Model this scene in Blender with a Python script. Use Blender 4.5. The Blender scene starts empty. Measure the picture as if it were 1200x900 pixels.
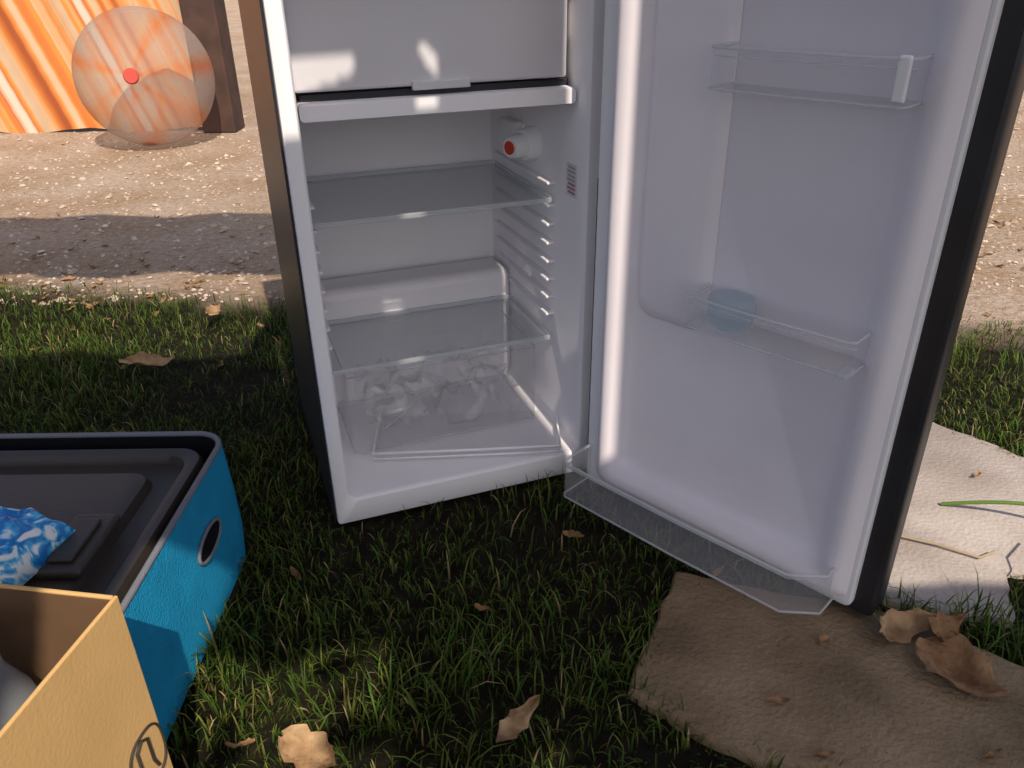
import bpy, bmesh, math, numpy as np, random
from mathutils import Matrix, Vector, noise
random.seed(4); rng=np.random.default_rng(7)
S=bpy.context.scene
S.view_settings.view_transform='Standard'; S.view_settings.look='None'; S.view_settings.exposure=0
COL=S.collection
# ---------------------------------------------------------------- materials
def mat(name,color,rough=.5,metal=0,var=.0,vscale=8,bump=0,bscale=60,spec=.5,color2=None,detail=4,coat=0):
    m=bpy.data.materials.new(name); m.use_nodes=True; nt=m.node_tree; N=nt.nodes; L=nt.links
    b=N['Principled BSDF']; b.inputs['Roughness'].default_value=rough; b.inputs['Metallic'].default_value=metal
    b.inputs['Specular IOR Level'].default_value=spec
    if coat: b.inputs['Coat Weight'].default_value=coat
    b.inputs['Base Color'].default_value=(*color,1)
    tc=N.new('ShaderNodeTexCoord')
    if color2 is None and var>0: color2=tuple(max(0,c*(1-var)) for c in color)
    if color2 is not None:
        n=N.new('ShaderNodeTexNoise'); n.inputs['Scale'].default_value=vscale; n.inputs['Detail'].default_value=detail
        r=N.new('ShaderNodeValToRGB'); r.color_ramp.elements[0].position=.35; r.color_ramp.elements[1].position=.65
        r.color_ramp.elements[0].color=(*color2,1); r.color_ramp.elements[1].color=(*color,1)
        L.new(tc.outputs['Object'],n.inputs['Vector']); L.new(n.outputs['Fac'],r.inputs[0]); L.new(r.outputs[0],b.inputs['Base Color'])
    if bump>0:
        n2=N.new('ShaderNodeTexNoise'); n2.inputs['Scale'].default_value=bscale; n2.inputs['Detail'].default_value=5
        bp=N.new('ShaderNodeBump'); bp.inputs['Strength'].default_value=bump; bp.inputs['Distance'].default_value=.01
        L.new(tc.outputs['Object'],n2.inputs['Vector']); L.new(n2.outputs['Fac'],bp.inputs['Height']); L.new(bp.outputs[0],b.inputs['Normal'])
    return m
def clear(name,tint=(.9,.93,.97),dif=.12,rough=.05,dcol=(.8,.85,.9),refl=.5,base=.03):
    m=bpy.data.materials.new(name); m.use_nodes=True; nt=m.node_tree; N=nt.nodes; L=nt.links; N.clear()
    out=N.new('ShaderNodeOutputMaterial'); t=N.new('ShaderNodeBsdfTransparent'); t.inputs[0].default_value=(*tint,1)
    g=N.new('ShaderNodeBsdfGlossy'); g.inputs['Roughness'].default_value=rough
    d=N.new('ShaderNodeBsdfDiffuse'); d.inputs[0].default_value=(*dcol,1)
    tl=N.new('ShaderNodeBsdfTranslucent'); tl.inputs[0].default_value=(*dcol,1); dm=N.new('ShaderNodeMixShader'); dm.inputs[0].default_value=.5
    L.new(d.outputs[0],dm.inputs[1]); L.new(tl.outputs[0],dm.inputs[2])
    lw=N.new('ShaderNodeLayerWeight'); lw.inputs[0].default_value=.5
    pw=N.new('ShaderNodeMath'); pw.operation='POWER'; pw.inputs[1].default_value=3.5; L.new(lw.outputs['Facing'],pw.inputs[0])
    ma=N.new('ShaderNodeMath'); ma.operation='MULTIPLY_ADD'; ma.inputs[1].default_value=refl; ma.inputs[2].default_value=base; L.new(pw.outputs[0],ma.inputs[0])
    m1=N.new('ShaderNodeMixShader'); m2=N.new('ShaderNodeMixShader'); 
    m1.inputs[0].default_value=dif
    L.new(t.outputs[0],m1.inputs[1]); L.new(dm.outputs[0],m1.inputs[2])
    L.new(ma.outputs[0],m2.inputs[0]); L.new(m1.outputs[0],m2.inputs[1]); L.new(g.outputs[0],m2.inputs[2]); L.new(m2.outputs[0],out.inputs[0])
    return m
M_liner=mat('liner_white_plastic',(.90,.875,.91),.45,var=.04,vscale=5,bump=.03,bscale=30)
M_rim=mat('rim_white_plastic',(.90,.88,.91),.4)
M_door=mat('door_liner_plastic',(.84,.79,.84),.55,color2=(.77,.72,.775),vscale=4,bump=.04,bscale=14)
M_shell=mat('dark_shell_metal',(.022,.021,.025),.42,var=.3,vscale=12,bump=.04,bscale=150)
M_gasket=mat('gasket_grey',(.80,.79,.82),.6)
M_black=mat('black_rubber',(.012,.012,.018),.5)
M_glass=clear('shelf_glass',(.97,.98,.985),.20,.12,(.56,.63,.68),.45)
M_edge=clear('shelf_edge_plastic',(.93,.95,.96),.5,.15,(.85,.88,.90),.4)
M_tray=clear('clear_plastic_tray',(.985,.985,.99),.15,.08,(.90,.91,.94),.6)
M_trayrim=clear('clear_tray_rim',(.94,.95,.96),.45,.1,(.92,.93,.95),.5)
M_film=clear('crumpled_film',(.98,.98,.985),.10,.10,(.9,.91,.94),.85,.06)
M_red=mat('red_dial',(.65,.05,.03),.4)
M_knob=mat('knob_white',(.85,.85,.86),.35)
# ---------------------------------------------------------------- helpers
def link(name,me,M=None,parent=None,smooth=False,mats=()):
    ob=bpy.data.objects.new(name,me); COL.objects.link(ob)
    for m in mats: me.materials.append(m)
    W=M if M is not None else Matrix.Identity(4)
    if parent is not None:
        ob.parent=parent; ob.matrix_parent_inverse=PW[parent.name].inverted()
    ob.matrix_basis=W
    if smooth:
        for p in me.polygons: p.use_smooth=True
    return ob
PW={}
def empty(name,M):
    e=bpy.data.objects.new(name,None); e.empty_display_size=.1; COL.objects.link(e); e.matrix_basis=M; PW[e.name]=M.copy(); return e
def box(name,x0,x1,y0,y1,z0,z1,m,M=None,parent=None,bev=.002,seg=2):
    bm=bmesh.new(); bmesh.ops.create_cube(bm,size=1)
    for v in bm.verts: v.co=Vector(((x0+x1)/2+v.co.x*(x1-x0),(y0+y1)/2+v.co.y*(y1-y0),(z0+z1)/2+v.co.z*(z1-z0)))
    b=min(bev,.45*min(x1-x0,y1-y0,z1-z0))
    if b>0: bmesh.ops.bevel(bm,geom=bm.edges[:],offset=b,segments=seg,affect='EDGES',profile=.5)
    me=bpy.data.meshes.new(name); bm.to_mesh(me); bm.free()
    ob=link(name,me,M,parent,mats=(m,))
    return ob
def rrect(x0,x1,y0,y1,r,n=6):
    pts=[]
    for cx,cy,a0 in ((x1-r,y1-r,0),(x0+r,y1-r,90),(x0+r,y0+r,180),(x1-r,y0+r,270)):
        for i in range(n+1):
            a=math.radians(a0+90*i/n); pts.append((cx+r*math.cos(a),cy+r*math.sin(a)))
    return pts
def loft(name,loops,m,M=None,parent=None,cap0=False,cap1=False,smooth=True,flip=False):
    bm=bmesh.new(); R=[[bm.verts.new(p) for p in lp] for lp in loops]
    n=len(R[0])
    for a,b in zip(R[:-1],R[1:]):
        for i in range(n): bm.faces.new((a[i],a[(i+1)%n],b[(i+1)%n],b[i]))
    if cap0: bm.faces.new(R[0][::-1])
    if cap1: bm.faces.new(R[-1])
    bmesh.ops.recalc_face_normals(bm,faces=bm.faces[:])
    me=bpy.data.meshes.new(name); bm.to_mesh(me); bm.free()
    ob=link(name,me,M,parent,mats=(m,))
    if smooth:
        for p in me.polygons: p.use_smooth=True
        try: me.set_sharp_from_angle(angle=math.radians(40))
        except Exception: pass
    return ob
def tube(name,pts,r,m,M=None,parent=None,closed=False,res=3):
    cu=bpy.data.curves.new(name,'CURVE'); cu.dimensions='3D'; cu.bevel_depth=r; cu.bevel_resolution=res
    sp=cu.splines.new('POLY'); sp.points.add(len(pts)-1)
    for p,q in zip(sp.points,pts): p.co=(*q,1)
    sp.use_cyclic_u=closed
    ob=bpy.data.objects.new(name,cu); COL.objects.link(ob); cu.materials.append(m)
    if parent is not None: ob.parent=parent; ob.matrix_parent_inverse=PW[parent.name].inverted()
    ob.matrix_basis=M if M is not None else Matrix.Identity(4)
    return ob
def cyl(name,p0,p1,r0,r1,m,M=None,parent=None,n=32,bev=.002):
    p0=Vector(p0);p1=Vector(p1);d=(p1-p0); q=d.to_track_quat('Z','Y').to_matrix()
    prof=[(0,r0-bev),(bev,r0),(d.length-bev,r1),(d.length,r1-bev)]
    loops=[[tuple(p0+q@Vector((r*math.cos(2*math.pi*i/n),r*math.sin(2*math.pi*i/n),z))) for i in range(n)] for z,r in prof]
    return loft(name,loops,m,M,parent,True,True)
# ---------------------------------------------------------------- camera
H=.90
cam=bpy.data.cameras.new('camera'); cam.lens=27.9; cam.sensor_width=36; cam.clip_start=.02; cam.clip_end=600
co=bpy.data.objects.new('camera',cam); COL.objects.link(co)
co.matrix_basis=Matrix.Translation((0,0,H))@Matrix.Rotation(math.radians(62),4,'X')@Matrix.Rotation(math.radians(-.8),4,'Z')
S.camera=co
# ---------------------------------------------------------------- sun & sky
EL=math.radians(48); COT=1/math.tan(EL); TX,TY=-.36,.933
d=Vector((TX*math.cos(EL),TY*math.cos(EL),-math.sin(EL)))
sl=bpy.data.lights.new('sun','SUN'); sl.energy=5.0; sl.angle=math.radians(.5); sl.color=(1,.88,.73)
so=bpy.data.objects.new('sun',sl); COL.objects.link(so); so.rotation_euler=d.to_track_quat('-Z','Y').to_euler()
W=bpy.data.worlds.new('World'); S.world=W; W.use_nodes=True; nt=W.node_tree
sk=nt.nodes.new('ShaderNodeTexSky'); sk.sky_type='NISHITA'; sk.sun_disc=False; sk.sun_elevation=EL; sk.sun_rotation=math.atan2(-TX,-TY)
sk.dust_density=3.0; sk.air_density=.9; sk.ozone_density=.8
nt.links.new(sk.outputs[0],nt.nodes['Background'].inputs[0]); nt.nodes['Background'].inputs[1].default_value=.15
# ---------------------------------------------------------------- fridge
FM=Matrix.Translation((-.314,1.137,0))@Matrix.Rotation(math.radians(20),4,'Z')
fr=empty('mini_refrigerator',FM)
ZT=.96; FD=.50; FWd=.50
def L3(pts,v): return [(p[0],v,p[1]) for p in pts]
ir=lambda e,r:rrect(.026+e,.468-e,.062+e,ZT-.03-e,r)
loft('cabinet_liner',[L3(rrect(0,FWd,.012,ZT,.006),.012),L3(rrect(.001,FWd-.001,.013,ZT-.001,.006),.003),L3(rrect(.005,FWd-.005,.017,ZT-.005,.008),0),
   L3(ir(-.004,.02),0),L3(ir(-.001,.02),.003),L3(ir(0,.02),.012),L3(ir(.010,.03),.42),L3(ir(.014,.03),.437),L3(ir(.03,.03),.445)],M_liner,FM,fr,cap1=True)
box('shell_left',-.004,-.0005,.010,FD,.012,ZT,M_shell,FM,fr,.001)
box('shell_right',FWd+.0005,FWd+.004,.010,FD,.012,ZT,M_shell,FM,fr,.001)
box('shell_top',-.004,FWd+.004,.010,FD,ZT+.001,ZT+.012,M_shell,FM,fr,.003)
box('shell_back',0,FWd,FD-.03,FD-.001,.013,ZT,M_shell,FM,fr,.001)
box('base_plate',.004,FWd-.004,.02,FD-.01,.0,.011,M_black,FM,fr,.001)
for i,(a,b) in enumerate(((.03,.03),(.44,.03),(.03,.45),(.44,.45))): box('foot_%d'%i,a,a+.03,b,b+.03,-.002,.012,M_black,FM,fr,.002)
box('compressor_hump',.036,.458,.335,.43,.065,.325,M_liner,FM,fr,.02,5)
M_frz=mat('freezer_panel',(.66,.645,.68),.4,var=.05,vscale=6)
box('freezer_box',.034,.462,.075,.40,.735,.915,M_liner,FM,fr,.004)
box('freezer_door',.029,.452,.050,.070,.738,.922,M_frz,FM,fr,.004)
box('freezer_lip',.20,.29,.043,.052,.733,.746,M_frz,FM,fr,.002)
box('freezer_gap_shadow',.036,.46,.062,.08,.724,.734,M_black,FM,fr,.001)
loft('drip_tray',[L3(rrect(.031,.462,.700,.722,.006),.036),L3(rrect(.031,.462,.698,.724,.006),.042),L3(rrect(.031,.462,.698,.724,.006),.35)],M_rim,FM,fr,True,True)
for k,z in enumerate((.30,.335,.37,.405,.44,.475,.51,.55)):
    box('shelf_rib_r%d'%k,.449,.466,.12,.41 if z>.33 else .33,z,z+.006,M_liner,FM,fr,.003)
    box('shelf_rib_l%d'%k,.029,.044,.12,.41 if z>.33 else .33,z,z+.006,M_liner,FM,fr,.003)
def shelf(nm,z,v0,v1):
    box(nm+'_pane',.038,.452,v0,v1,z-.004,z,M_glass,FM,fr,.001)
    box(nm+'_front_edge',.036,.454,v0-.007,v0-.0005,z-.007,z+.002,M_edge,FM,fr,.002)
    box(nm+'_back_edge',.038,.452,v1+.0005,v1+.007,z-.005,z+.007,M_edge,FM,fr,.002)
    box(nm+'_side_edge_r',.4525,.457,v0,v1,z-.005,z+.004,M_edge,FM,fr,.002)
    box(nm+'_side_edge_l',.033,.0375,v0,v1,z-.005,z+.004,M_edge,FM,fr,.002)
shelf('upper_shelf',.529,.115,.415); shelf('crisper_shelf',.262,.115,.325)
cyl('thermostat_housing',(.466,.215,.606),(.432,.205,.606),.031,.028,M_knob,FM,fr)
cyl('thermostat_knob',(.434,.205,.606),(.405,.190,.606),.022,.019,M_knob,FM,fr)
cyl('thermostat_dial',(.405,.190,.606),(.4033,.1892,.606),.012,.012,M_red,FM,fr,bev=.0005)
box('lamp_cover',.44,.464,.265,.35,.58,.635,M_knob,FM,fr,.008,3)
M_stk=mat('sticker_paper',(.72,.70,.73),.5); M_ink=mat('sticker_ink',(.45,.16,.18),.5); M_ink2=mat('sticker_grey_ink',(.4,.4,.43),.5)
box('warning_sticker',.4660,.4668,.035,.075,.545,.60,M_stk,FM,fr,.0003)
for k in range(7): box('sticker_line_%d'%k,.4652,.4658,.039,.066+.004*(k%2),.550+.007*k,.5535+.007*k,M_ink if k<3 else M_ink2,FM,fr,0)
def wall_path(name,pts,z0,z1,m,rim,M,parent,bottom=True,rimr=.0025):
    bm=bmesh.new()
    a=[bm.verts.new((x,y,z0)) for x,y in pts]; b=[bm.verts.new((x,y,z1)) for x,y in pts]
    for i in range(len(pts)-1): bm.faces.new((a[i],a[i+1],b[i+1],b[i]))
    if bottom: bm.faces.new(a)
    me=bpy.data.meshes.new(name); bm.to_mesh(me); bm.free()
    ob=link(name,me,M,parent,mats=(m,))
    tube(name+'_rim',[(x,y,z1) for x,y in pts],rimr,rim,M,parent)
    if bottom: tube(name+'_base_edge',[(x,y,z0) for x,y in pts],rimr*.7,rim,M,parent)
    return ob
wall_path('crisper_drawer',[(.06,.32),(.06,.13),(.43,.13),(.43,.32)],.075,.235,M_tray,M_trayrim,FM,fr,rimr=.0018)
TMx=FM@Matrix.Translation((.09,.10,.072))@Matrix.Rotation(math.radians(-17),4,'Z')
wall_path('loose_tray',[(0,.16),(0,0),(.355,0),(.36,.16)],.0,.012,M_tray,mat('bright_plastic_edge',(.95,.95,.95),.3),TMx,fr,rimr=.0028)
# crumpled clear film inside the crisper
bm=bmesh.new(); bmesh.ops.create_grid(bm,x_segments=34,y_segments=20,size=1)
for v in bm.verts:
    x_,y_=v.co.x,v.co.y
    p=Vector((x_*2.2,y_*1.6,3)); f=1-2*abs(noise.noise(p)); g=1-2*abs(noise.noise(p*2.1+Vector((4,1,0))))
    v.co=Vector((.25+x_*.155+.012*noise.noise(p*3),.225+y_*.075,.095+.055*max(0,f)+.028*max(0,g)+.02*y_))
bmesh.ops.triangulate(bm,faces=bm.faces[:])
me=bpy.data.meshes.new('plastic_film'); bm.to_mesh(me); bm.free(); link('plastic_film',me,FM,fr,mats=(M_film,))
tube('film_fold',[(.12,.15,.10),(.19,.17,.135),(.25,.19,.165)],.0014,M_trayrim,FM,fr)
tube('film_fold.001',[(.30,.16,.10),(.35,.18,.15),(.40,.20,.165)],.0014,M_trayrim,FM,fr)
# ---------------------------------------------------------------- door
DM=Matrix.Translation((.142,1.252,0))@Matrix.Rotation(math.radians(-44.5),4,'Z')
DW=.54; Z0=.03; Z1=.965
def D3(pts,y): return [(p[0],y,p[1]) for p in pts]
loft('door_shell',[D3(rrect(.004,DW-.004,Z0+.004,Z1-.004,.006),.0),D3(rrect(.0,DW,Z0,Z1,.008),.006),D3(rrect(0,DW,Z0,Z1,.008),.048),D3(rrect(.01,DW-.01,Z0+.01,Z1-.01,.012),.062)],M_shell,DM,fr,True,True)
q=lambda e,r:rrect(.034+e,DW-.036-e,Z0+.026+e,Z1-.03-e,r)
loft('door_gasket',[D3(rrect(.006,DW-.028,Z0+.012,Z1-.014,.012),-.0005),D3(rrect(.006,DW-.028,Z0+.012,Z1-.014,.012),-.010),D3(rrect(.009,DW-.031,Z0+.016,Z1-.018,.012),-.013),D3(q(0,.014),-.013)],M_gasket,DM,fr)
loft('door_liner',[D3(q(0,.014),-.0135),D3(q(.006,.02),-.026),D3(q(.014,.024),-.034),D3(q(.022,.024),-.036),D3(q(.036,.02),-.032),D3(q(.050,.02),-.014),D3(q(.064,.018),-.008)],M_door,DM,fr,cap1=True)
loft('door_liner_block',[D3(rrect(.094,.222,.40,.885,.03),-.0085),D3(rrect(.100,.214,.408,.877,.03),-.016),D3(rrect(.112,.202,.42,.865,.03),-.019)],M_door,DM,fr,cap1=True)
box('hinge_strip',.0005,.0055,-.006,.0,.05,.60,M_black,DM,fr,.001)
def door_shelf(nm,x0,x1,dp,z0,z1,cl,cr,rr=.0022):
    pts=[(x0,-.012),(x0,-dp+cl),(x0+cl,-dp),((x0+x1)/2,-dp-.003),(x1-cr,-dp),(x1,-dp+cr*.8),(x1,-.012)]
    wall_path(nm,pts,z0,z1,M_tray,M_trayrim,DM,fr,rimr=rr)
    tube(nm+'_inner_rim',[(x,y*.94,z1-.010) for x,y in pts[1:-1]],.0011,M_trayrim,DM,fr)
door_shelf('door_shelf_upper',.222,.462,.075,.758,.806,.006,.008)
door_shelf('door_shelf_middle',.222,.462,.075,.437,.482,.006,.008)
door_shelf('door_shelf_lower',.016,.486,.095,.048,.118,.008,.045,.0028)
box('shelf_clip_upper',.446,.460,-.077,-.070,.762,.810,M_knob,DM,fr,.003,3)
box('shelf_clip_middle',.446,.462,-.080,-.05,.434,.441,M_edge,DM,fr,.003,3)
M_cup=clear('pale_blue_plastic',(.90,.95,.97),.28,.15,(.66,.78,.84),.4)
loft('egg_tray',[[ (.240+.035+r*math.cos(2*math.pi*i/20)*1.3,-.042+r*math.sin(2*math.pi*i/20),z) for i in range(20)] for r,z in((.020,.440),(.026,.455),(.027,.478),(.024,.486),(.012,.489))],M_cup,DM,fr,cap0=True,cap1=True)
# ---------------------------------------------------------------- ground
gm=bpy.data.materials.new('ground_soil_and_sand'); gm.use_nodes=True; nt=gm.node_tree; N=nt.nodes; L=nt.links; b=N['Principled BSDF']; b.inputs['Roughness'].default_value=.9; b.inputs['Specular IOR Level'].default_value=.15
geo=N.new('ShaderNodeNewGeometry'); sep=N.new('ShaderNodeSeparateXYZ'); L.new(geo.outputs['Position'],sep.inputs[0])
def noise_n(sc,det=5,rough=.6):
    n=N.new('ShaderNodeTexNoise'); n.inputs['Scale'].default_value=sc; n.inputs['Detail'].default_value=det; n.inputs['Roughness'].default_value=rough; L.new(geo.outputs['Position'],n.inputs['Vector']); return n
def mth(op,a,bv,c=None):
    n=N.new('ShaderNodeMath'); n.operation=op
    for i,v in enumerate((a,bv,c)):
        if v is None: continue
        if hasattr(v,'links') or hasattr(v,'is_linked'): L.new(v,n.inputs[i])
        else: n.inputs[i].default_value=v
    return n.outputs[0]
edge=mth('ADD',mth('MULTIPLY_ADD',sep.outputs[0],.15,sep.outputs[1]),mth('MULTIPLY',noise_n(3).outputs['Fac'],.35))
mr=N.new('ShaderNodeMapRange'); mr.inputs[1].default_value=2.22; mr.inputs[2].default_value=2.42; L.new(edge,mr.inputs[0])
def ramp(fac,stops):
    r=N.new('ShaderNodeValToRGB'); e=r.color_ramp.elements
    while len(e)<len(stops): e.new(.5)
    for el,(p,c) in zip(e,stops): el.position=p; el.color=(*c,1)
    L.new(fac,r.inputs[0]); return r.outputs[0]
soil=ramp(noise_n(25).outputs['Fac'],[(.3,(.008,.007,.004)),(.55,(.022,.017,.010)),(.75,(.05,.037,.02))])
sand=ramp(noise_n(38,8,.75).outputs['Fac'],[(.28,(.26,.17,.115)),(.45,(.48,.36,.27)),(.6,(.58,.47,.38)),(.75,(.70,.61,.52))])
patch=ramp(noise_n(2.2,4).outputs['Fac'],[(.35,(.78,.69,.58)),(.65,(1,1,1))])
mm=N.new('ShaderNodeMix'); mm.data_type='RGBA'; mm.blend_type='MULTIPLY'; mm.inputs[0].default_value=1; L.new(sand,mm.inputs[6]); L.new(patch,mm.inputs[7])
mx=N.new('ShaderNodeMix'); mx.data_type='RGBA'; L.new(mr.outputs[0],mx.inputs[0]); L.new(soil,mx.inputs[6]); L.new(mm.outputs[2],mx.inputs[7]); L.new(mx.outputs[2],b.inputs['Base Color'])
bp=N.new('ShaderNodeBump'); bp.inputs['Strength'].default_value=1.0; bp.inputs['Distance'].default_value=.025; L.new(noise_n(45,8,.7).outputs['Fac'],bp.inputs['Height']); L.new(bp.outputs[0],b.inputs['Normal'])
me=bpy.data.meshes.new('ground'); me.from_pydata([(-300,-300,0),(300,-300,0),(300,300,0),(-300,300,0)],[],[(0,1,2,3)]); link('ground',me,mats=(gm,))
# ---------------------------------------------------------------- stone slabs
def slab(name,poly,z0,z1,m,seed,jit=.006):
    P=[]; n=len(poly)
    for i in range(n):
        a=Vector(poly[i]);c=Vector(poly[(i+1)%n]); k=max(2,int((c-a).length/.015))
        for j in range(k):
            p=a.lerp(c,j/k); nn=noise.noise_vector(Vector((p.x*14,p.y*14,seed)))*jit*2+noise.noise_vector(Vector((p.x*50,p.y*50,seed)))*jit*.7
            P.append((p.x+nn.x,p.y+nn.y))
    c=(sum(p[0] for p in P)/len(P),sum(p[1] for p in P)/len(P))
    def sc(e,z): 
        out=[]
        for p in P:
            v=Vector((p[0]-c[0],p[1]-c[1])); l=v.length; v=v*((l-e)/l); out.append((c[0]+v.x,c[1]+v.y,z))
        return out
    return loft(name,[sc(0,z0),sc(0,z1-.006),sc(.004,z1-.001),sc(.010,z1)],m,cap1=True)
M_stone=mat('paver_stone',(.29,.21,.13),.85,color2=(.16,.11,.065),vscale=7,bump=.6,bscale=110,spec=.2,detail=12)
M_conc=mat('pale_concrete',(.44,.385,.35),.85,color2=(.30,.25,.22),vscale=5,bump=.35,bscale=130,spec=.2,detail=14)
pav=[(.262,.995),(.152,.77),(.30,.648),(.66,.60),(.72,.79),(.56,.915)]
pth=[(.47,1.0),(.60,.925),(.745,.885),(.80,.99),(1.1,.99),(1.7,1.1),(1.9,1.35),(1.02,1.33),(.90,1.47),(.60,1.62)]
slab('stone_paver',pav,-.02,.018,M_stone,3.); slab('concrete_path',pth,-.02,.014,M_conc,9.)
# ---------------------------------------------------------------- grass
def inpoly(x,y,poly,grow=0):
    poly=np.array(poly); c=poly.mean(0)
    if grow: 
        dd=poly-c; ln=np.linalg.norm(dd,axis=1,keepdims=True); poly=c+dd*(ln+grow)/ln
    ins=np.zeros(x.shape,bool); n=len(poly)
    for i in range(n):
        x1,y1=poly[i];x2,y2=poly[(i+1)%n]
        if y1==y2: continue
        cnd=((y1>y)!=(y2>y))&(x<(x2-x1)*(y-y1)/(y2-y1)+x1); ins^=cnd
    return ins
def vn(x,y,f,s):
    return (np.sin(x*f*1.0+s)+np.sin(y*f*1.27+s*2.1)+np.sin((x+y)*f*.71+s*3.3)+np.sin((x-1.3*y)*f*1.9+s*.7)*.6)/3.6
def grass(name,n,x0,x1,y0,y1,lmin,lmax,w,seed,cmul=1.0,extra=None):
    r=np.random.default_rng(seed); x=r.uniform(x0,x1,n);y=r.uniform(y0,y1,n)
    keep=~inpoly(x,y,pav,-.016)&~inpoly(x,y,pth,-.016)
    fx=(x+.314)*math.cos(math.radians(20))+(y-1.137)*math.sin(math.radians(20)); fy=-(x+.314)*math.sin(math.radians(20))+(y-1.137)*math.cos(math.radians(20))
    keep&=~((fx>-.01)&(fx<.52)&(fy>-.004)&(fy<.52))
    keep&=~((x<-.452)&(x>-.96)&(y>.60)&(y<1.10)); keep&=~((x<-.335)&(y<.56)&(x>-.75))
    e=y+.15*x+.12*vn(x,y,7,2.)+r.normal(0,.05,n); keep&=e<2.10
    dens=.74+.62*vn(x,y,9,5.); keep&=r.uniform(0,1,n)<dens
    if extra is not None: keep&=extra(x,y)
    x=x[keep];y=y[keep];n=len(x)
    tall=.75+.45*vn(x,y,11,1.)
    ln=r.uniform(lmin,lmax,n)*np.clip(tall,.35,1.3); a=r.uniform(0,2*np.pi,n); lean=r.uniform(.15,1.0,n)
    dx=np.cos(a);dy=np.sin(a); px=-dy;py=dx; ww=w*r.uniform(.6,1.3,n)
    V=np.zeros((n,7,3)); 
    for k,(t,wf) in enumerate(((0,1),(.4,.9),(.75,.6))):
        hx=lean*ln*t*t; hz=ln*t*np.sqrt(np.clip(1-(lean*t*.75)**2,.1,1))
        for s,sg in ((0,-1),(1,1)):
            V[:,2*k+s,0]=x+dx*hx+px*sg*ww*wf*.5; V[:,2*k+s,1]=y+dy*hx+py*sg*ww*wf*.5; V[:,2*k+s,2]=hz
    V[:,6,0]=x+dx*lean*ln;V[:,6,1]=y+dy*lean*ln;V[:,6,2]=ln*np.sqrt(np.clip(1-(lean*.85)**2,.1,1))*.95
    base=(np.arange(n)*7)[:,None]
    F=(base+np.array([0,1,3,2,2,3,5,4,4,5,6])[None]).ravel().astype(np.int32)
    ls=(np.arange(n)*11)[:,None]+np.array([0,4,8])[None]; 
    me=bpy.data.meshes.new(name); me.vertices.add(n*7); me.vertices.foreach_set('co',V.ravel())
    me.loops.add(len(F)); me.loops.foreach_set('vertex_index',F); me.polygons.add(n*3)
    me.polygons.foreach_set('loop_start',ls.ravel().astype(np.int32)); 
    me.update(calc_edges=True)
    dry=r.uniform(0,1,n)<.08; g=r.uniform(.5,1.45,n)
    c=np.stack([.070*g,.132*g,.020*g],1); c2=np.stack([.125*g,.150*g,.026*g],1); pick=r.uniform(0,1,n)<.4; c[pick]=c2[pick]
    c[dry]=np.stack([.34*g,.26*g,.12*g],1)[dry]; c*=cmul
    C=np.ones((n,7,4)); C[:,:,:3]=c[:,None,:]; C[:,0:2,:3]*=.4; C[:,2:4,:3]*=.7  # lower part of each blade darkened in its colour, standing in for shade
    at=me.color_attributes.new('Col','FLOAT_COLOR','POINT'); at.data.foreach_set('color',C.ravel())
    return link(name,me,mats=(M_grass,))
M_grass=bpy.data.materials.new('grass_blades'); M_grass.use_nodes=True; nt=M_grass.node_tree; b=nt.nodes['Principled BSDF']; b.inputs['Roughness'].default_value=.6; b.inputs['Specular IOR Level'].default_value=.15
at=nt.nodes.new('ShaderNodeVertexColor'); at.layer_name='Col'; nt.links.new(at.outputs[0],b.inputs['Base Color'])
tr=nt.nodes.new('ShaderNodeBsdfTranslucent'); nt.links.new(at.outputs[0],tr.inputs[0]); ms=nt.nodes.new('ShaderNodeMixShader'); ms.inputs[0].default_value=.3
nt.links.new(b.outputs[0],ms.inputs[1]); nt.links.new(tr.outputs[0],ms.inputs[2]); nt.links.new(ms.outputs[0],nt.nodes['Material Output'].inputs[0])
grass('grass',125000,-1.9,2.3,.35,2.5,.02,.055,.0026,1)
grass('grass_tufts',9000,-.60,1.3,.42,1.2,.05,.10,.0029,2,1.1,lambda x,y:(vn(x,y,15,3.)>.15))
# ---------------------------------------------------------------- loose stones & litter
def scatter(name,n,fx,size,m,seed,flat=.6):
    r=random.Random(seed); V=[];F=[]
    for i in range(n):
        x,y=fx(r); s=r.uniform(*size)*(1 if r.random()<.85 else 1.8); o=len(V)
        R=Matrix.Rotation(r.uniform(0,6.3),3,'Z')@Matrix.Rotation(r.uniform(-.4,.4),3,'X')
        pts=[(1,0,0),(.4,.8,0),(-.6,.75,.1),(-1,-.1,0),(-.4,-.85,0),(.65,-.7,0)]
        top=[(.5,.1,.8),(-.3,.4,.9),(-.3,-.4,.75)]
        for p in pts+top:
            q=R@Vector((p[0]*r.uniform(.8,1.2),p[1]*r.uniform(.8,1.2),p[2]*flat+.1)); V.append((x+q.x*s,y+q.y*s,max(0,q.z)*s))
        for f in ((0,1,6),(1,7,6),(1,2,7),(2,3,7),(3,8,7),(3,4,8),(4,5,8),(5,6,8),(5,0,6),(6,7,8)): F.append(tuple(o+k for k in f))
    me=bpy.data.meshes.new(name); me.from_pydata(V,[],F); return link(name,me,mats=(m,))
M_grav=mat('gravel_stone',(.56,.46,.37),.85,color2=(.30,.21,.145),vscale=9,spec=.2)
scatter('gravel',9000,lambda r:((lambda y:(r.uniform(-.95*y,.9*y),y))(2.25+3.6*r.random()**1.2)),(.003,.010),M_grav,5)
M_leaf=mat('dry_leaf',(.34,.20,.10),.7,color2=(.15,.075,.035),vscale=30,bump=.4,bscale=120,spec=.2)
M_leaf2=mat('pale_dry_leaf',(.46,.31,.17),.7,color2=(.24,.14,.07),vscale=35,bump=.4,bscale=120,spec=.2)
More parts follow.
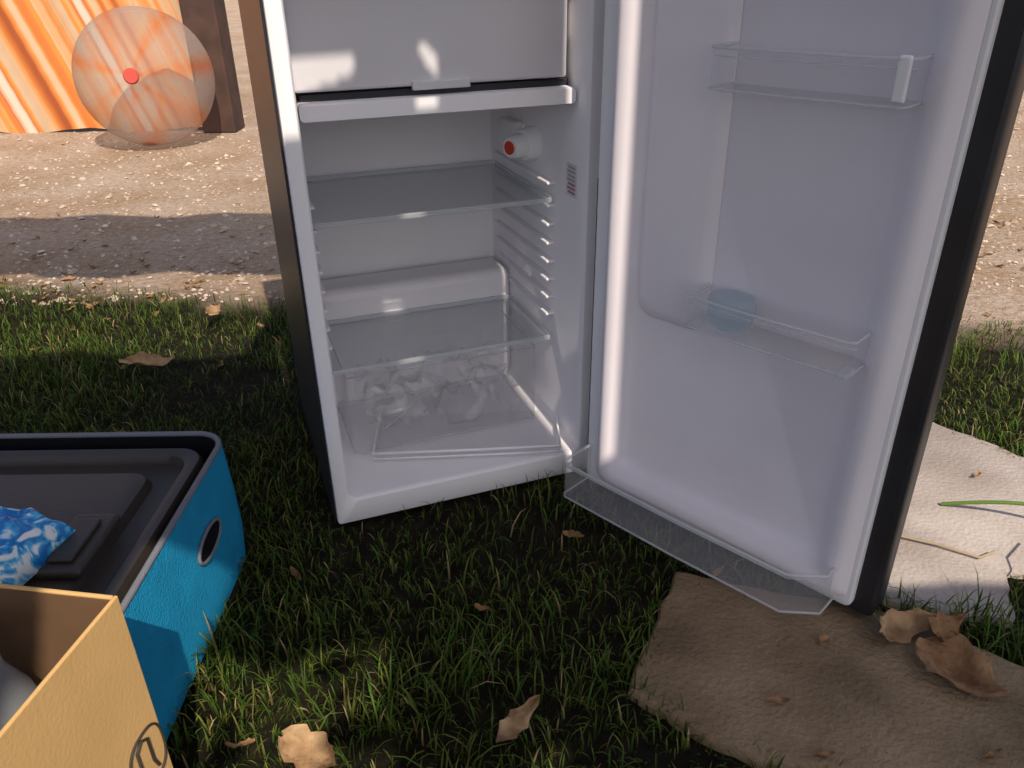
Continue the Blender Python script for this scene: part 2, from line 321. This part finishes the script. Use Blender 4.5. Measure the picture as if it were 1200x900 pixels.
def leafgeo(L_,W_,curl,r,fold=.25):
    V=[];F=[];nx,ny=14,9
    ph=r.uniform(0,6)
    for i in range(nx):
        t=i/(nx-1); w=W_*math.sin(math.pi*min(1,t**.8*.97+.03))**.8*(1+.16*math.sin(t*19+ph)+.07*math.sin(t*43+ph))
        for j in range(ny):
            s=j/(ny-1)*2-1
            V.append(((t-.5)*L_,s*w*.5,curl*L_*((t-.5)**2*2)+abs(s)**1.5*w*fold+.07*L_*math.sin(t*7+s*3+ph)*abs(s)+.02*L_*math.sin(t*23+s*9+ph)))
    for i in range(nx-1):
        for j in range(ny-1): a=i*ny+j; F.append((a,a+1,a+ny+1,a+ny))
    return V,F
def leaves(name,items,m,seed=1):
    r=random.Random(seed); V=[];F=[]
    for (x,y,z,l,w,a,curl,tilt) in items:
        v,f=leafgeo(l,w,curl,r); o=len(V); R=Matrix.Rotation(a,3,'Z')@Matrix.Rotation(tilt,3,'X')
        vv=[R@Vector(p) for p in v]; mn=min(p.z for p in vv)
        V+=[(x+p.x,y+p.y,z+p.z-mn) for p in vv]; F+=[tuple(o+k for k in q_) for q_ in f]
    me=bpy.data.meshes.new(name); me.from_pydata(V,[],F); return link(name,me,smooth=True,mats=(m,))
leaves('dry_leaf',[(.565,.862,.02,.10,.045,.3,.5,.6)],M_leaf2,2)
leaves('dry_leaf',[(.61,.775,.02,.12,.08,-.9,.35,.15)],M_leaf,3)
leaves('dry_leaf',[(.62,.85,.02,.08,.05,.7,.8,.5)],M_leaf,4)
leaves('dry_leaf',[(0.0,.70,.03,.09,.028,.9,.2,.4)],M_leaf2,5)
leaves('dry_leaf',[(-.25,.655,.03,.085,.05,-.5,.5,.4)],M_leaf2,6)
leaves('dry_leaf',[(-.88,1.73,.045,.13,.045,.1,.3,.2)],M_leaf2,7)
leaves('dry_leaf',[(-.83,2.05,.045,.07,.035,1.4,.4,.5)],M_leaf2,8)
r=random.Random(11)
leaves('leaf_litter',[(lambda y:(r.uniform(-.95*y,.9*y),y,.004,r.uniform(.015,.05),r.uniform(.006,.018),r.uniform(0,6.3),r.uniform(0,.6),r.uniform(-.5,.5)))(r.gauss(2.5,.3)) for i in range(300)]
  +[(r.uniform(-.4,1.1),r.uniform(.6,1.3),.02,r.uniform(.02,.04),r.uniform(.006,.014),r.uniform(0,6.3),.3,r.uniform(-.5,.5)) for i in range(12)],M_leaf,12)
tube('green_stalk',[(.78+.30*t,1.17-.16*t,.018+.045*math.sin(math.pi*t)) for t in [i/14 for i in range(15)]],.0035,mat('green_stem',(.10,.19,.03),.5))
M_tw=mat('dry_twig',(.33,.25,.15),.8)
tube('twig',[(.66,1.08,.02),(.72,1.05,.022),(.77,1.02,.02),(.80,1.03,.024)],.0022,M_tw)
tube('twig',[(.80,.93,.03),(.83,1.0,.045),(.87,1.04,.04)],.0018,M_tw)
# ---------------------------------------------------------------- fabric bin with tote
BM=Matrix.Translation((-.70,.855,0)); bn=empty('blue_fabric_bin',BM)
M_blue=mat('blue_fabric',(.014,.33,.60),.75,color2=(.012,.27,.50),vscale=12,bump=.5,bscale=320,spec=.2)
M_bind=mat('grey_binding',(.16,.17,.20),.7,bump=.3,bscale=400)
M_in=mat('bin_lining',(.010,.011,.014),.95,spec=.05)
def RR(x0,x1,y0,y1,r,z,bul=0): return [(p[0],p[1],z) for p in rrect(x0-bul,x1+bul,y0-bul,y1+bul,r,8)]
bx0,bx1,by0,by1=-.245,.245,-.235,.235
loft('bin_body',[RR(bx0+.012,bx1-.012,by0+.012,by1-.012,.04,.002),RR(bx0,bx1,by0,by1,.045,.012),RR(bx0,bx1,by0,by1,.045,.08,.004),RR(bx0,bx1,by0,by1,.045,.16,.003),RR(bx0,bx1,by0,by1,.045,.238,0)],M_blue,BM,bn,cap0=True)
loft('bin_lining',[RR(bx0,bx1,by0,by1,.045,.238,-.001),RR(bx0,bx1,by0,by1,.045,.238,-.007),RR(bx0,bx1,by0,by1,.045,.012,-.009)],M_in,BM,bn)
tube('bin_rim_binding',RR(bx0,bx1,by0,by1,.045,.24,-.003),.0045,M_bind,BM,bn,closed=True)
hx=bx1+.0045
el=[(hx+.001,.075+.045*math.cos(t),.150+.021*math.sin(t)) for t in [2*math.pi*i/28 for i in range(28)]]
tube('handle_binding',el,.0028,M_bind,BM,bn,closed=True)
me=bpy.data.meshes.new('handle_dark_disc'); me.from_pydata(el,[],[tuple(range(28))]); link('handle_dark_disc',me,BM,bn,mats=(M_in,))  # flat dark disc, no hole cut; stands in for the shaded opening
TB=Matrix.Translation((-.70,.855,0)); tt=empty('storage_tote',TB)
M_tote=mat('charcoal_plastic',(.052,.042,.036),.45,var=.2,vscale=10,bump=.12,bscale=250)
def R2(e,r,z): return RR(-.222+e,.222-e,-.212+e,.206-e,r,z)
loft('tote_body',[R2(.02,.04,.013),R2(.008,.04,.205)],M_tote,TB,tt,cap0=True)
loft('tote_lid',[R2(.004,.04,.205),R2(0,.04,.207),R2(0,.04,.224),R2(.004,.04,.232),R2(.018,.035,.233),R2(.022,.035,.230),R2(.026,.035,.214),R2(.055,.03,.212),R2(.060,.03,.214),R2(.066,.028,.228),R2(.074,.026,.230)],M_tote,TB,tt,cap1=True)
box('lid_latch',.105,.165,-.10,.02,.231,.246,M_tote,TB,tt,.010,4)
box('lid_latch_ridge',.118,.150,-.085,.0,.2465,.252,M_tote,TB,tt,.0025,3)
bg=bpy.data.materials.new('printed_bag'); bg.use_nodes=True; nt=bg.node_tree; b=nt.nodes['Principled BSDF']; b.inputs['Roughness'].default_value=.25
n=nt.nodes.new('ShaderNodeTexNoise'); n.inputs['Scale'].default_value=28; n.inputs['Distortion'].default_value=2.2; rp=nt.nodes.new('ShaderNodeValToRGB'); e=rp.color_ramp.elements
e[0].position=.40;e[0].color=(.02,.22,.62,1);e[1].position=.58;e[1].color=(.9,.94,.95,1);x=e.new(.49);x.color=(.08,.52,.88,1)
tc=nt.nodes.new('ShaderNodeTexCoord'); nt.links.new(tc.outputs['Object'],n.inputs['Vector']); nt.links.new(n.outputs['Fac'],rp.inputs[0]); nt.links.new(rp.outputs[0],b.inputs['Base Color'])
bm=bmesh.new(); bmesh.ops.create_grid(bm,x_segments=30,y_segments=24,size=1)
for v in bm.verts:
    x_,y_=v.co.x,v.co.y; h=(max(0,(1-x_**4)*(1-y_**4)))**.5
    nz=noise.noise(Vector((x_*3,y_*3,2)))*.35+noise.noise(Vector((x_*8,y_*8,5)))*.15
    v.co=Vector((x_*.085,y_*.06,.012+h*.045*(1+nz)))
me=bpy.data.meshes.new('snack_bag'); bm.to_mesh(me); bm.free()
ob=link('snack_bag',me,Matrix.Translation((-.665,.795,.232))@Matrix.Rotation(-.25,4,'Z'),smooth=True,mats=(bg,)); sd=ob.modifiers.new('s','SOLIDIFY'); sd.thickness=.012
# ---------------------------------------------------------------- cardboard box
CM=Matrix.Translation((-.358,.545,0))@Matrix.Rotation(math.radians(-9),4,'Z'); cb=empty('cardboard_box',CM)
M_card=mat('cardboard',(.64,.40,.16),.8,color2=(.59,.365,.145),vscale=9,bump=.08,bscale=220,spec=.2)
M_cin=mat('cardboard_shaded_inside',(.15,.085,.045),.85,color2=(.12,.068,.035),vscale=10,spec=.2)  # same board as outside, darkened in the colour for the shade within
BZ=.40
def wallp(nm,x0,x1,y0,y1,inn):
    box(nm,x0,x1,y0,y1,0.001,BZ,M_card,CM,cb,.0012)
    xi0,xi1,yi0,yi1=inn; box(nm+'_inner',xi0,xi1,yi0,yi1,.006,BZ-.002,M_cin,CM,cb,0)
wallp('right_wall',-.004,0,-.30,0,(-.0055,-.0045,-.295,-.006))
wallp('back_wall',-.33,-.0045,-.004,0,(-.325,-.006,-.0058,-.0045))
wallp('left_wall',-.334,-.3305,-.30,0,(-.330,-.329,-.295,-.006))
wallp('front_wall',-.33,-.0045,-.304,-.3,(-.325,-.006,-.2995,-.2985))
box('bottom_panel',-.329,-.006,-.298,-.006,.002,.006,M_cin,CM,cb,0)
ink=mat('printed_ink',(.03,.025,.02),.7)
lg=[(.0012,-.028+.026*math.copysign(abs(math.cos(t))**.75,math.cos(t)),.215+.033*math.copysign(abs(math.sin(t))**.75,math.sin(t))) for t in [2*math.pi*i/32 for i in range(32)]]
tube('printed_mark_ring',lg,.0013,ink,CM,cb,closed=True,res=1)
tube('printed_mark_hook',[(.0012,-.018,.192),(.0012,-.022,.205),(.0012,-.022,.236),(.0012,-.031,.243),(.0012,-.040,.236),(.0012,-.040,.21),(.0012,-.045,.196)],.0016,ink,CM,cb,res=1)
PB=Matrix.Translation((-.478,.515,.006)); M_ice=clear('frosted_bottle',(.8,.85,.9),.5,.1,(.7,.75,.8))
prof=[(.028,0),(.031,.006),(.031,.16),(.033,.17),(.033,.27),(.028,.30),(.014,.335),(.013,.36)]
pb=empty('plastic_bottle',PB)
loft('bottle_body',[[(r_*math.cos(2*math.pi*i/28),r_*math.sin(2*math.pi*i/28),z) for i in range(28)] for r_,z in prof],M_ice,PB,pb,True,True)
cyl('bottle_cap',(0,0,.358),(0,0,.378),.0155,.0155,M_knob,PB,pb)
# ---------------------------------------------------------------- striped tent cloth, beach ball, post
tm=bpy.data.materials.new('striped_orange_cloth'); tm.use_nodes=True; nt=tm.node_tree; b=nt.nodes['Principled BSDF']; b.inputs['Roughness'].default_value=.8; b.inputs['Specular IOR Level'].default_value=.1
tc=nt.nodes.new('ShaderNodeTexCoord'); dt=nt.nodes.new('ShaderNodeVectorMath'); dt.operation='DOT_PRODUCT'; dt.inputs[1].default_value=(1,0,.45)
n=nt.nodes.new('ShaderNodeTexNoise'); n.noise_dimensions='1D'; n.inputs['Scale'].default_value=4.2; n.inputs['Detail'].default_value=3; n.inputs['Roughness'].default_value=.5; rp=nt.nodes.new('ShaderNodeValToRGB'); e=rp.color_ramp.elements
cols=[(.33,(.30,.08,.03)),(.41,(.50,.16,.04)),(.46,(.56,.28,.11)),(.50,(.46,.33,.22)),(.54,(.60,.22,.05)),(.62,(.40,.11,.035)),(.70,(.52,.42,.33))]
while len(e)<len(cols): e.new(.5)
for el_,(p,c) in zip(e,cols): el_.position=p; el_.color=(*c,1)
nt.links.new(tc.outputs['Object'],dt.inputs[0]); nt.links.new(dt.outputs['Value'],n.inputs['W']); nt.links.new(n.outputs['Fac'],rp.inputs[0]); nt.links.new(rp.outputs[0],b.inputs['Base Color'])
V=[];F=[];nx,nz=160,14
for i in range(nx):
    for k in range(nz):
        x_=-4.8+3.0*i/(nx-1); z=1.5*k/(nz-1); u=x_+.45*z; V.append((x_,5.1+.012*math.sin(u*17)+.008*math.sin(u*41+1)+.20*z,z+.01+.015*math.sin(x_*9)*(k==0)))
for i in range(nx-1):
    for k in range(nz-1): a=i*nz+k; F.append((a,a+nz,a+nz+1,a+1))
me=bpy.data.meshes.new('striped_tent'); me.from_pydata(V,[],F); link('striped_tent',me,smooth=True,mats=(tm,))
blm=bpy.data.materials.new('beach_ball_vinyl'); blm.use_nodes=True; nt=blm.node_tree; b=nt.nodes['Principled BSDF']; b.inputs['Roughness'].default_value=.5; b.inputs['Specular IOR Level'].default_value=.2
tc=nt.nodes.new('ShaderNodeTexCoord'); gr=nt.nodes.new('ShaderNodeTexGradient'); gr.gradient_type='RADIAL'; nt.links.new(tc.outputs['Object'],gr.inputs[0])
ma=nt.nodes.new('ShaderNodeMath'); ma.operation='MULTIPLY'; ma.inputs[1].default_value=7; fr_=nt.nodes.new('ShaderNodeMath'); fr_.operation='FRACT'
nt.links.new(gr.outputs['Fac'],ma.inputs[0]); nt.links.new(ma.outputs[0],fr_.inputs[0]); rp=nt.nodes.new('ShaderNodeValToRGB'); rp.color_ramp.interpolation='LINEAR'; e=rp.color_ramp.elements
e[0].color=(.38,.29,.25,1); e[0].position=.45; e[1].position=.7; e[1].color=(.50,.15,.06,1); x=e.new(.95); x.color=(.40,.30,.23,1)
nt.links.new(fr_.outputs[0],rp.inputs[0]); nt.links.new(rp.outputs[0],b.inputs['Base Color'])
trn=nt.nodes.new('ShaderNodeBsdfTransparent'); ms=nt.nodes.new('ShaderNodeMixShader'); lw=nt.nodes.new('ShaderNodeLayerWeight'); lw.inputs[0].default_value=.25
mr2=nt.nodes.new('ShaderNodeMapRange'); mr2.inputs[3].default_value=.30; mr2.inputs[4].default_value=.8
nt.links.new(lw.outputs['Facing'],mr2.inputs[0]); nt.links.new(mr2.outputs[0],ms.inputs[0]); nt.links.new(trn.outputs[0],ms.inputs[1]); nt.links.new(b.outputs[0],ms.inputs[2]); nt.links.new(ms.outputs[0],nt.nodes['Material Output'].inputs[0])
BL=Matrix.Translation((-2.0,4.68,.36))@Matrix.Rotation(math.radians(82),4,'X')@Matrix.Rotation(math.radians(12),4,'Y'); bl=empty('beach_ball',BL)
bm=bmesh.new(); bmesh.ops.create_uvsphere(bm,u_segments=48,v_segments=32,radius=.36); me=bpy.data.meshes.new('ball_skin'); bm.to_mesh(me); bm.free(); link('ball_skin',me,BL,bl,smooth=True,mats=(blm,))
cyl('ball_pole_cap',(0,0,.350),(0,0,.366),.04,.035,mat('ball_red',(.5,.06,.04),.4),BL,bl)
box('wooden_post',-1.86,-1.66,5.0,5.2,0,1.8,mat('dark_wood',(.07,.035,.025),.8,var=.4,vscale=9),bev=.01)
# ---------------------------------------------------------------- added unseen light blocker behind the camera, cut to shape sun and shadow
HC=1.9
def sh(p): return np.array((p[0]+TX*COT*p[2],p[1]+TY*COT*p[2]))
def fl(u,v,z): return sh(FM@Vector((u,v,z)))
def dl(s,y,z): return sh(DM@Vector((s,y,z)))
A_=np.array((TX,TY))/math.hypot(TX,TY); B_=np.array((TY,-TX))/math.hypot(TX,TY)
cell=.0065
slot0=dl(.012,-.010,.05); b_slot=float(slot0@B_)
aa=np.arange(-1.6,4.2,cell); nb0=int((b_slot+2.6)/cell); bb=b_slot-nb0*cell+np.arange(0,int(5.2/cell))*cell
GA,GB=np.meshgrid(aa+cell/2,bb+cell/2,indexing='ij')
X=GA*A_[0]+GB*B_[0]; Y=GA*A_[1]+GB*B_[1]
wob=.03*vn(X,Y,13,4.)
mask=(Y<1.86+wob)&(X<.58+.3*wob)|((X>-.70)&(X<.58)&(Y<2.3))|((Y<.98+.6*wob))
mask&=(X>-2.2)&(X<1.9)&(Y>-.7)
mask|=((Y>2.50+1.5*wob)&(Y<3.22+1.5*wob)&(X<-.62)&(X>-2.5))
lit=(X>-.56)&(X<-.20+wob)&(Y<.86+wob)&(Y>.0)&((vn(X,Y,38,1.)>-.30)|(X<-.40))
lit|=(X>-.56)&(X<-.46)&(Y<1.02)&(Y>.0)
lit|=(vn(X,Y,30,7.)>.55)&(Y<.70)&(Y>.45)&(X>-.25)&(X<.15)
def seg(a,b_,r_):
    ab=b_-a; t=np.clip(((X-a[0])*ab[0]+(Y-a[1])*ab[1])/max(1e-9,(ab@ab)),0,1); return np.hypot(X-a[0]-t*ab[0],Y-a[1]-t*ab[1])<r_
def strip(p0,p1,hw):
    a0,a1=float(p0@A_),float(p1@A_); bc=float(p0@B_)
    return (GA>a0)&(GA<a1)&(np.abs(GB-bc)<hw)
lit|=strip(fl(.008,0,.69),fl(.008,0,1.0),.017)
lit|=strip(slot0,dl(.012,-.010,1.02),.0105)
pa,pb_=fl(.03,.05,.762),fl(.115,.05,.762)
fu=(GB-float(pa@B_))/(float(pb_@B_)-float(pa@B_))
fa=GA-(float(pa@A_)+fu*(float(pb_@A_)-float(pa@A_)))
lit|=(fu>-.1)&(fu<1.0)&(fa<.020)&(fa>-.026+.026*np.clip(fu,0,1))
lit|=seg(fl(.235,.05,.765),fl(.222,.05,.79),.0085)
for (u,v,z) in ((.215,.04,.712),(.20,.108,.53),(.18,.108,.262)): lit|=seg(fl(u-.008,v,z),fl(u+.01,v,z),.0085)  # holes added to the blocker so small sun spots land on tray and shelves
mask&=~lit
I,J=np.nonzero(mask); used=np.zeros((len(aa)+1,len(bb)+1),bool); idx=-np.ones(used.shape,int)
for a,b_ in((0,0),(1,0),(1,1),(0,1)): used[I+a,J+b_]=True
ui,uj=np.nonzero(used); idx[ui,uj]=np.arange(len(ui))
ga=aa[0]+ui*cell; gb=bb[0]+uj*cell
vx=ga*A_[0]+gb*B_[0]-TX*COT*HC; vy=ga*A_[1]+gb*B_[1]-TY*COT*HC
me=bpy.data.meshes.new('shadow_blocker'); V=np.stack([vx,vy,np.full(len(ui),HC)],1)
me.vertices.add(len(ui)); me.vertices.foreach_set('co',V.ravel())
F=np.stack([idx[I,J],idx[I+1,J],idx[I+1,J+1],idx[I,J+1]],1).astype(np.int32); me.loops.add(F.size); me.loops.foreach_set('vertex_index',F.ravel()); me.polygons.add(len(F)); me.polygons.foreach_set('loop_start',(np.arange(len(F))*4).astype(np.int32)); me.update(calc_edges=True)
cm=mat('blocker_sheet',(.6,.56,.57),.9); nt=cm.node_tree; b=nt.nodes['Principled BSDF']; tl=nt.nodes.new('ShaderNodeBsdfTranslucent'); tl.inputs[0].default_value=(.62,.56,.60,1); ms=nt.nodes.new('ShaderNodeMixShader'); ms.inputs[0].default_value=.22  # translucent, so the added blocker passes soft light to what lies below
nt.links.new(b.outputs[0],ms.inputs[1]); nt.links.new(tl.outputs[0],ms.inputs[2]); nt.links.new(ms.outputs[0],nt.nodes['Material Output'].inputs[0])
link('shadow_blocker',me,mats=(cm,))
print('DONE',len(F))
